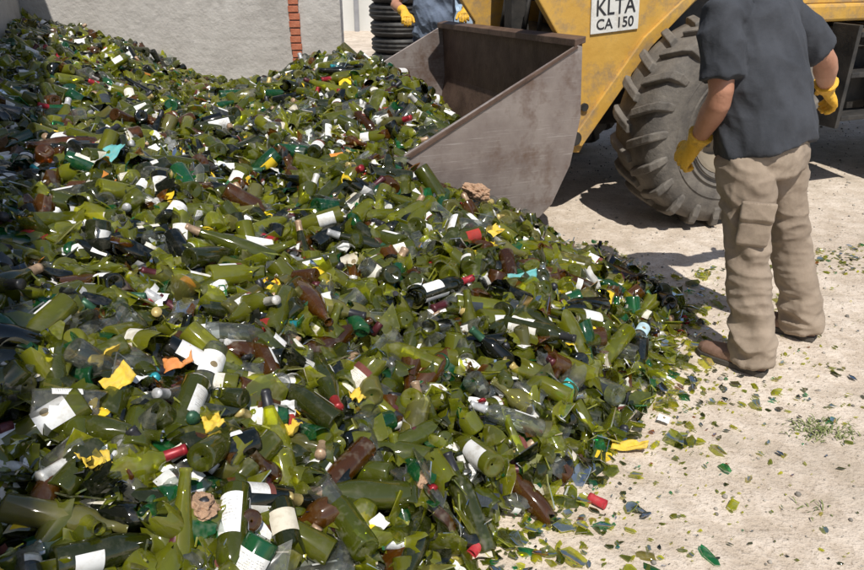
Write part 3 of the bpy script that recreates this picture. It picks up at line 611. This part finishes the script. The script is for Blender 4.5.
def wheel(x,yc,outward,name,R=.66,W=.42):
    w=bpy.data.objects.new(name,None); COL.objects.link(w); w.parent=L; w.location=(x,yc,R); 
    if outward<0: w.rotation_euler=(0,0,math.pi)
    h=W/2; r0=R-.035
    pf=[(.27,-h*.72),(.31,-h*.92),(.42,-h*1.04),(.54,-h*.99),(r0-.01,-h*.84),(r0,-h*.5),(r0,0),(r0,h*.5),(r0-.01,h*.84),(.54,h*.99),(.42,h*1.04),(.31,h*.92),(.27,h*.72)]
    v,f=lathe(pf,72); mesh_obj('tire_carcass',v,f,M_tire,w,True)
    for rr in (.37,.325,.45): 
        v,f=lathe([(rr-.006,h*.985),(rr,h*1.06),(rr+.006,h*.99)],60); mesh_obj('sidewall_ring',v,f,M_tire,w,True)
    nl=21; vs=[];fs=[]
    for s in(-1,1):
        for i in range(nl):
            a0=2*math.pi*(i+(.5 if s>0 else 0))/nl
            st=[(.0*h,R,r0-.02,0),(.35*h,R,r0-.02,.045),(.75*h,R-.004,r0-.03,.10),(.98*h,R-.02,r0-.05,.135),(1.06*h,R-.07,r0-.09,.15),(1.04*h,R-.135,r0-.14,.155)]
            o=len(vs)
            for k,(yy,ro,ri,da) in enumerate(st):
                wd=.05 if k<5 else .045
                for (rr,sg,e) in ((ro,-1,.85),(ro,1,.85),(ri,1,1.1),(ri,-1,1.1)):
                    a=a0+da+sg*wd*e*.95; yo=s*yy*(1 if rr==ro else .9); vs.append((rr*math.cos(a),yo,rr*math.sin(a)))
            m=len(st)
            for k in range(m-1):
                for q in range(4): fs.append((o+k*4+q,o+k*4+(q+1)%4,o+(k+1)*4+(q+1)%4,o+(k+1)*4+q))
            fs.append((o,o+1,o+2,o+3)); fs.append((o+(m-1)*4,o+(m-1)*4+1,o+(m-1)*4+2,o+(m-1)*4+3))
    lg=mesh_obj('tread_lugs',vs,fs,M_tire,w); mm=lg.modifiers.new('b','BEVEL'); mm.width=.008; mm.segments=2
    pf=[(.001,h*.15),(.10,h*.15),(.12,h*.1),(.20,h*.05),(.225,h*.4),(.255,h*.7),(.275,h*.86),(.295,h*.88),(.295,h*.8),(.27,-h*.7),(.001,-h*.7)]
    v,f=lathe(pf,48); o=mesh_obj('rim',v,f,M_rim,w,True); o.modifiers.new('e','EDGE_SPLIT').split_angle=math.radians(35)
    v,f=lathe([(.001,h*.6),(.065,h*.57),(.08,h*.5),(.085,h*.16)],24); mesh_obj('hub',v,f,M_rim,w,True)
    for i in range(10):
        a=6.283*i/10; cyl('bolt_%d'%i,(.15*math.cos(a),h*.05,.15*math.sin(a)),(.15*math.cos(a),h*.2,.15*math.sin(a)),.014,M_black,w,6)
wheel(-1.09,-.11,1,'wheel_front_near'); wheel(-1.09,-2.09,-1,'wheel_front_far'); wheel(-3.55,-.11,1,'wheel_rear_near'); wheel(-3.55,-2.09,-1,'wheel_rear_far')
cyl('front_axle',(-1.09,-1.95,.66),(-1.09,-.25,.66),.13,M_black,L); cyl('rear_axle',(-3.55,-1.95,.66),(-3.55,-.25,.66),.13,M_black,L)

# ------------------------------------------------------------------ parked car far behind
car=empty('parked_car',(1.6,11.6,0),math.radians(8)); M_car=simple('car_paint',(.30,.40,.50),(.36,.46,.56),2,.3,.1,.02,20)
prof=[(-2.0,.32),(-2.05,.75),(-1.9,.9),(-1.35,.95),(-.75,1.38),(.75,1.42),(1.5,.98),(2.0,.92),(2.08,.6),(2.05,.32)]
b=prism('car_body',prof,-.8,.8,M_car,car,.06); 
prism('side_glass',[(-1.2,.97),(-.72,1.33),(.7,1.36),(1.3,.99)],-.812,-.806,M_glassdark,car); prism('side_glass_far',[(-1.2,.97),(-.72,1.33),(.7,1.36),(1.3,.99)],.806,.812,M_glassdark,car)
for x in(-1.3,1.3):
    for y in(-.78,.78):
        v,f=lathe([(.001,-.1),(.2,-.1),(.3,-.1),(.32,-.07),(.32,.07),(.3,.1),(.2,.1),(.001,.08)],28); o=mesh_obj('car_wheel',v,f,M_black,car,True); o.location=(x,y,.32)
        v,f=lathe([(.001,-.115),(.18,-.11),(.2,-.101)],20); o=mesh_obj('car_hubcap',v,f,M_chrome,car,True); o.location=(x,y,.32)
box('bumper',(-2.12,-.78,.38),(-2.03,.78,.58),M_black,car,.02)

# ------------------------------------------------------------------ people
def hand_parts(W,d,pn,curl,thumb_side,s=1.0,fat=1.0):
    W=Vector(W); d=Vector(d).normalized(); pn=Vector(pn); pn=(pn-d*pn.dot(d)).normalized(); side=d.cross(pn).normalized()*thumb_side
    P=[tube([W-d*.02*s,W+d*.03*s,W+d*.07*s,W+d*.095*s],[(.028*fat,.021*fat),(.036*fat,.020*fat),(.042*fat,.018*fat),(.040*fat,.014*fat)],side)]
    for i,(off,ln) in enumerate(((.034,.074),(.0115,.083),(-.0115,.078),(-.033,.062))):
        p=W+d*.088*s+side*off*s; pts=[p-d*.02]; q=p.copy(); ang=0; pts.append(q.copy())
        for k,fr in enumerate((.45,.32,.23)):
            ang+=curl*(.8 if k==0 else 1.1)*(1+.10*i); dd=(d*math.cos(ang)+pn*math.sin(ang)).normalized(); q=q+dd*ln*fr*s; pts.append(q.copy())
        r=.0098*fat; P.append(tube(pts,[r,r,r*.97,r*.9,r*.75],side,12))
    b=W+d*.03*s+side*.03*s; t1=(d*.6+side*.7+pn*.35).normalized(); t2=(d*.9+side*.15+pn*.5).normalized()
    P.append(tube([b-side*.015,b+t1*.03*s,b+t1*.045*s+t2*.012*s,b+t1*.05*s+t2*.045*s],[.015*fat,.0135*fat,.012*fat,.009*fat],pn,12)); return P
def head_build(name,c,R,F,parent):
    c=Vector(c); R=Vector(R).normalized(); F=Vector(F).normalized(); U=R.cross(F).normalized()
    w=lambda a,b,z: c+R*a+F*b+U*z
    P=[]
    P.append(tube([w(0,-.005,.118),w(0,-.006,.105),w(0,-.007,.075),w(0,-.004,.03),w(0,.0,-.02),w(0,.012,-.06),w(0,.03,-.095),w(0,.04,-.112)],
        [(.02,.025),(.05,.062),(.071,.089),(.077,.097),(.073,.092),(.063,.078),(.043,.052),(.02,.025)],R,24))
    P.append(tube([w(0,.088,.018),w(0,.103,-.005),w(0,.116,-.025),w(0,.098,-.036)],[.008,.011,.014,.010],R,12))
    P.append(tube([w(-.045,.078,.028),w(-.02,.092,.03),w(.02,.092,.03),w(.045,.078,.028)],[.007,.009,.009,.007],U,10))
    P.append(tube([w(-.022,.088,-.058),w(0,.098,-.058),w(.022,.088,-.058)],[.006,.009,.006],U,10))
    for s in(-1,1): P.append(tube([w(.074*s,-.005,.02),w(.083*s,-.012,.015),w(.086*s,-.012,-.005),w(.079*s,-.002,-.028)],[(.012,.006),(.017,.008),(.015,.007),(.008,.005)],F,12))
    P.append(tube([w(0,-.015,-.16),w(0,-.01,-.1),w(0,-.005,-.04)],[.062,.057,.055],R,20))
    h=remeshed('head',P,.0055,M_skin,parent,4)
    for s in(-1,1):
        for nm,m,r,yo in(('eyeball',M_white,.0115,.078),('iris',M_eye,.006,.0855)):
            v,f=lathe([(r*math.sin(a),-r*math.cos(a)) for a in np.linspace(.01,3.13,9)],14,'Z'); p=w(.031*s,yo,.008); mesh_obj(nm,[Vector(q)+p for q in v],f,m,parent,True)
    v,f=tube([w(-.024,.091,-.058),w(0,.106,-.057),w(.024,.091,-.058)],[.0018,.0025,.0018],U,8); mesh_obj('mouth',v,f,M_lip,parent,True)
    hp=[tube([w(0,-.008,.126),w(0,-.012,.11),w(0,-.016,.075),w(0,-.024,.035),w(0,-.034,-.01),w(0,-.04,-.05)],[(.022,.028),(.054,.066),(.076,.090),(.081,.088),(.076,.07),(.055,.05)],R,24)]
    remeshed('hair',hp,.006,M_hair,parent,3,lambda p:.003*mnoise.noise(p*90))
def ridge(p): return (1-2*abs(mnoise.noise(p)))
def person(name,J,F,R,mats,curl=(.5,.5),palm=None,pockets=None,belly=1.0,leg=1.0):
    root=empty(name); V=Vector; F=V(F).normalized(); R=V(R).normalized()
    pel,che,nek=V(J['pelvis']),V(J['chest']),V(J['neck']); up=(nek-pel).normalized()
    shirt,pants,g=mats
    mid=pel.lerp(che,.5)+F*.015*belly
    hem=pel-up*.02
    P=[tube([hem,hem+up*.05,mid,che-up*.02,che+up*.10,nek-up*.065,nek-up*.03,nek+up*.0],[(.205*belly,.158*belly),(.204*belly,.158*belly),(.192*belly,.154*belly),(.208,.145),(.206,.128),(.172,.105),(.110,.085),(.066,.066)],R,28,.95)]
    for s in('l','r'):
        sh,el=V(J['sh_'+s]),V(J['el_'+s]); sg=-1 if s=='l' else 1
        inn=sh-R*sg*.10+up*.03
        P.append(tube([inn,sh-R*sg*.01+up*.012,sh.lerp(el,.3),sh.lerp(el,.76)],[.073,.077,.077,.083],F,18))
    def fold(p):
        t=V((p.x*5+p.z*6,p.y*5,p.z*3.5-p.x*5)); hemf=max(0,1-(p-pel).length/.3)
        return .008*mnoise.noise(V((p.x*7+p.z*5,p.y*7,p.z*6)))+.017*ridge(t)-.007+.014*hemf*mnoise.noise(V((p.x*22,p.y*22,p.z*3)))+.006*ridge(V((p.x*14,p.y*14,p.z*10+p.x*9)))
    remeshed('t_shirt',P,.008,shirt,root,3,fold)
    P=[tube([pel-up*.13,pel-up*.06,pel+up*.03,pel+up*.06],[(.16,.12),(.180*belly,.142),(.180*belly,.142),(.17,.13)],R,24)]
    for s in('l','r'):
        hp,kn,an=V(J['hip_'+s]),V(J['kn_'+s]),V(J['an_'+s]); k=leg
        P.append(tube([hp+up*.03,hp.lerp(kn,.3),hp.lerp(kn,.65),kn,kn.lerp(an,.3),kn.lerp(an,.62),kn.lerp(an,.86),an+V((0,0,-.04))],[(.105*k,.112*k),(.098*k,.108*k),(.083*k,.095*k),(.074*k,.082*k),(.072*k,.082*k),(.071*k,.081*k),(.076*k,.089*k),(.068*k,.090*k)],R,22))
    def pf(p):
        low=max(0,min(1,(.45-p.z)/.3)); kn=math.exp(-((p.z-.5)/.14)**2); up_=math.exp(-((p.z-.83)/.12)**2); w_=mnoise.noise(p*4)*.8
        a=low+.7*kn+.7*up_+.15
        return .004*mnoise.noise(V((p.x*8,p.y*8,p.z*11)))+.017*a*(ridge(V((p.x*6+p.z*6+w_,p.y*6-p.z*5,p.z*7.5+w_*2)))-.25)+.009*(ridge(V((p.x*9+p.z*2,p.y*9,p.z*2.5)))-.3)+.006*a*ridge(V((p.x*14,p.y*14-p.z*9,p.z*20)))
    remeshed('trousers',P,.0065,pants,root,1,pf)
    for (c,n,w,h) in (pockets or []):
        c,n=V(c),V(n).normalized(); sx=V((0,0,1)).cross(n).normalized(); uz=n.cross(sx)
        Q=[tube([c-uz*h,c-uz*(h-.012),c,c+uz*(h-.012),c+uz*h],[(w*.92,.014),(w,.020),(w,.024),(w,.022),(w*.96,.018)],sx,28,.4)]
        Q.append(tube([c+uz*(h-.058)+n*.014,c+uz*(h-.052)+n*.016,c+uz*(h+.010)+n*.006],[(w*1.02,.015),(w*1.05,.018),(w*1.05,.020)],sx,28,.4))
        remeshed('cargo_pocket',Q,.0035,pants,root,1,lambda p:.003*ridge(V((p.x*12,p.y*12,p.z*16))))
    P=[]
    for s in('l','r'):
        sh,el,wr=V(J['sh_'+s]),V(J['el_'+s]),V(J['wr_'+s])
        P.append(tube([sh,sh.lerp(el,.5),el-(el-sh)*.08,el.lerp(wr,.12),el.lerp(wr,.35),el.lerp(wr,.75),wr],[.052,.052,.046,.048,.050,.036,.030],F,18))
    P.append(tube([nek-up*.08,nek,nek+up*.08],[.06,.058,.056],R,18))
    remeshed('arms_and_neck',P,.007,M_skin,root,4)
    for i,s in enumerate(('l','r')):
        wr,ha=V(J['wr_'+s]),V(J['ha_'+s]); el=V(J['el_'+s]); d=(ha-wr).normalized(); b=(wr-el).normalized()
        pp=hand_parts(wr,d,palm[i],curl[i],palm[2+i],1.08,1.18)
        pp.append(tube([wr-b*.065,wr-b*.02,wr+d*.01],[(.052,.047),(.039,.035),(.034,.028)],F,16))
        remeshed('glove_'+s,pp,.0036,g,root,1,lambda p:.002*ridge(p*45))
    for s in('l','r'):
        an,fd=V(J['an_'+s]),V(J['fd_'+s]); fd.z=0; fd.normalize(); sd=V((-fd.y,fd.x,0)); b=V((an.x,an.y,0))-fd*.075
        P=[tube([b+V((0,0,.045)),b+fd*.02+V((0,0,.05)),b+fd*.09+V((0,0,.054)),b+fd*.16+V((0,0,.047)),b+fd*.22+V((0,0,.040)),b+fd*.275+V((0,0,.036)),b+fd*.30+V((0,0,.032))],[(.02,.025),(.036,.04),(.040,.046),(.045,.040),(.049,.034),(.042,.029),(.020,.018)],sd,20,.85),
           tube([V((an.x,an.y,.05)),V((an.x,an.y,.11))],[(.045,.055),(.043,.05)],sd,18),
           tube([b+fd*.135+sd*.035+V((0,0,.062)),b+fd*.135+V((0,0,.092)),b+fd*.135-sd*.035+V((0,0,.062))],[.008,.008,.008],fd,10)]
        remeshed('shoe_'+s,P,.005,M_shoe,root,2)
        out=[(-.0,.03),(.03,.042),(.10,.042),(.17,.048),(.23,.054),(.28,.045),(.307,.02)]
        vs=[b+fd*a+sd*w_+V((0,0,z)) for z in(.002,.028) for a,w_ in out]+[b+fd*a-sd*w_+V((0,0,z)) for z in(.002,.028) for a,w_ in out]
        n=len(out); ring0=[i for i in range(n)]+[2*n+i for i in reversed(range(n))]; ring1=[n+i for i in range(n)]+[3*n+i for i in reversed(range(n))]
        fs=[tuple(ring0),tuple(reversed(ring1))]+[(ring0[i],ring0[(i+1)%(2*n)],ring1[(i+1)%(2*n)],ring1[i]) for i in range(2*n)]
        o=mesh_obj('sole_'+s,vs,fs,M_sole,root); m=o.modifiers.new('b','BEVEL'); m.width=.004; m.segments=2
    hu=(V(J['head'])-nek).normalized(); HF=(V(J.get('look',F))).normalized(); HR=HF.cross(hu).normalized(); HF=hu.cross(HR).normalized()
    head_build(name,J['head'],HR,HF,root)
    return root
J1=dict(pelvis=(1.36,2.83,.95),chest=(1.31,2.87,1.22),neck=(1.24,2.91,1.50),sh_l=(1.075,2.78,1.415),sh_r=(1.42,3.02,1.415),
 el_l=(1.10,2.71,1.15),wr_l=(1.095,2.88,.925),ha_l=(1.055,2.93,.83),el_r=(1.67,3.10,1.24),wr_r=(1.80,3.27,1.08),ha_r=(1.87,3.32,1.02),
 hip_l=(1.27,2.765,.88),hip_r=(1.445,2.90,.88),kn_l=(1.315,2.68,.49),kn_r=(1.60,2.93,.49),an_l=(1.38,2.60,.09),an_r=(1.74,2.90,.09),fd_l=(-.72,.69,0),fd_r=(-.72,.69,0),
 head=(1.19,2.96,1.70),look=(-.7,.6,-.35))
man=person('worker_in_charcoal_t_shirt',J1,(-.6,.8,0),(.8,.6,0),(M_shirt,M_pants,M_glove),(.75,.6),[(.5,.5,-.5),(-.6,.2,-.4),-1,1],
   pockets=[((1.285,2.618,.665),(-.30,-.95,.0),.060,.085)],belly=1.06,leg=.95)
J2=dict(pelvis=(.02,7.35,.93),chest=(.02,7.28,1.22),neck=(.02,7.2,1.5),sh_l=(.21,7.24,1.41),sh_r=(-.17,7.24,1.41),el_l=(.36,7.12,1.2),wr_l=(.31,6.86,1.17),ha_l=(.29,6.76,1.13),
 el_r=(-.36,7.12,1.2),wr_r=(-.25,6.86,1.15),ha_r=(-.23,6.76,1.10),hip_l=(.11,7.35,.88),hip_r=(-.07,7.35,.88),kn_l=(.14,7.33,.48),kn_r=(-.11,7.33,.48),an_l=(.16,7.4,.09),an_r=(-.13,7.4,.09),fd_l=(.1,-1,0),fd_r=(-.1,-1,0),head=(.02,7.13,1.70),look=(-.1,-.9,-.4))
person('worker_in_blue_grey_t_shirt',J2,(0,-1,0),(-1,0,0),(M_shirt2,M_pants2,M_glove),(.55,.55),[(0,-.3,-1),(0,-.3,-1),-1,1])

# ------------------------------------------------------------------ light, world, camera
sdir=math.radians(9)
el=math.radians(60); to_sun=Vector((math.sin(sdir)*math.cos(el),-math.cos(sdir)*math.cos(el),math.sin(el)))
sl=bpy.data.lights.new('sun','SUN'); sl.energy=5.0; sl.angle=math.radians(.5); sl.color=(1,.965,.90); so=bpy.data.objects.new('sun',sl); COL.objects.link(so)
so.rotation_euler=to_sun.to_track_quat('Z','Y').to_euler()
wd=bpy.data.worlds.new('World'); scene.world=wd; wd.use_nodes=True; nt=wd.node_tree; bg=nt.nodes['Background']; sk=nt.nodes.new('ShaderNodeTexSky'); sk.sky_type='NISHITA'; sk.sun_disc=False
sk.sun_elevation=el; sk.sun_rotation=math.atan2(to_sun.x,to_sun.y); nt.links.new(sk.outputs[0],bg.inputs[0]); bg.inputs[1].default_value=.115
cam=bpy.data.cameras.new('camera'); cam.lens=36*700/864; cam.sensor_width=36; cam.clip_end=600; co=bpy.data.objects.new('camera',cam); COL.objects.link(co)
co.location=(0,0,1.65); co.rotation_euler=(math.radians(90-25.5),0,0); scene.camera=co
scene.view_settings.view_transform='Standard'; scene.view_settings.look='None'; scene.view_settings.exposure=0
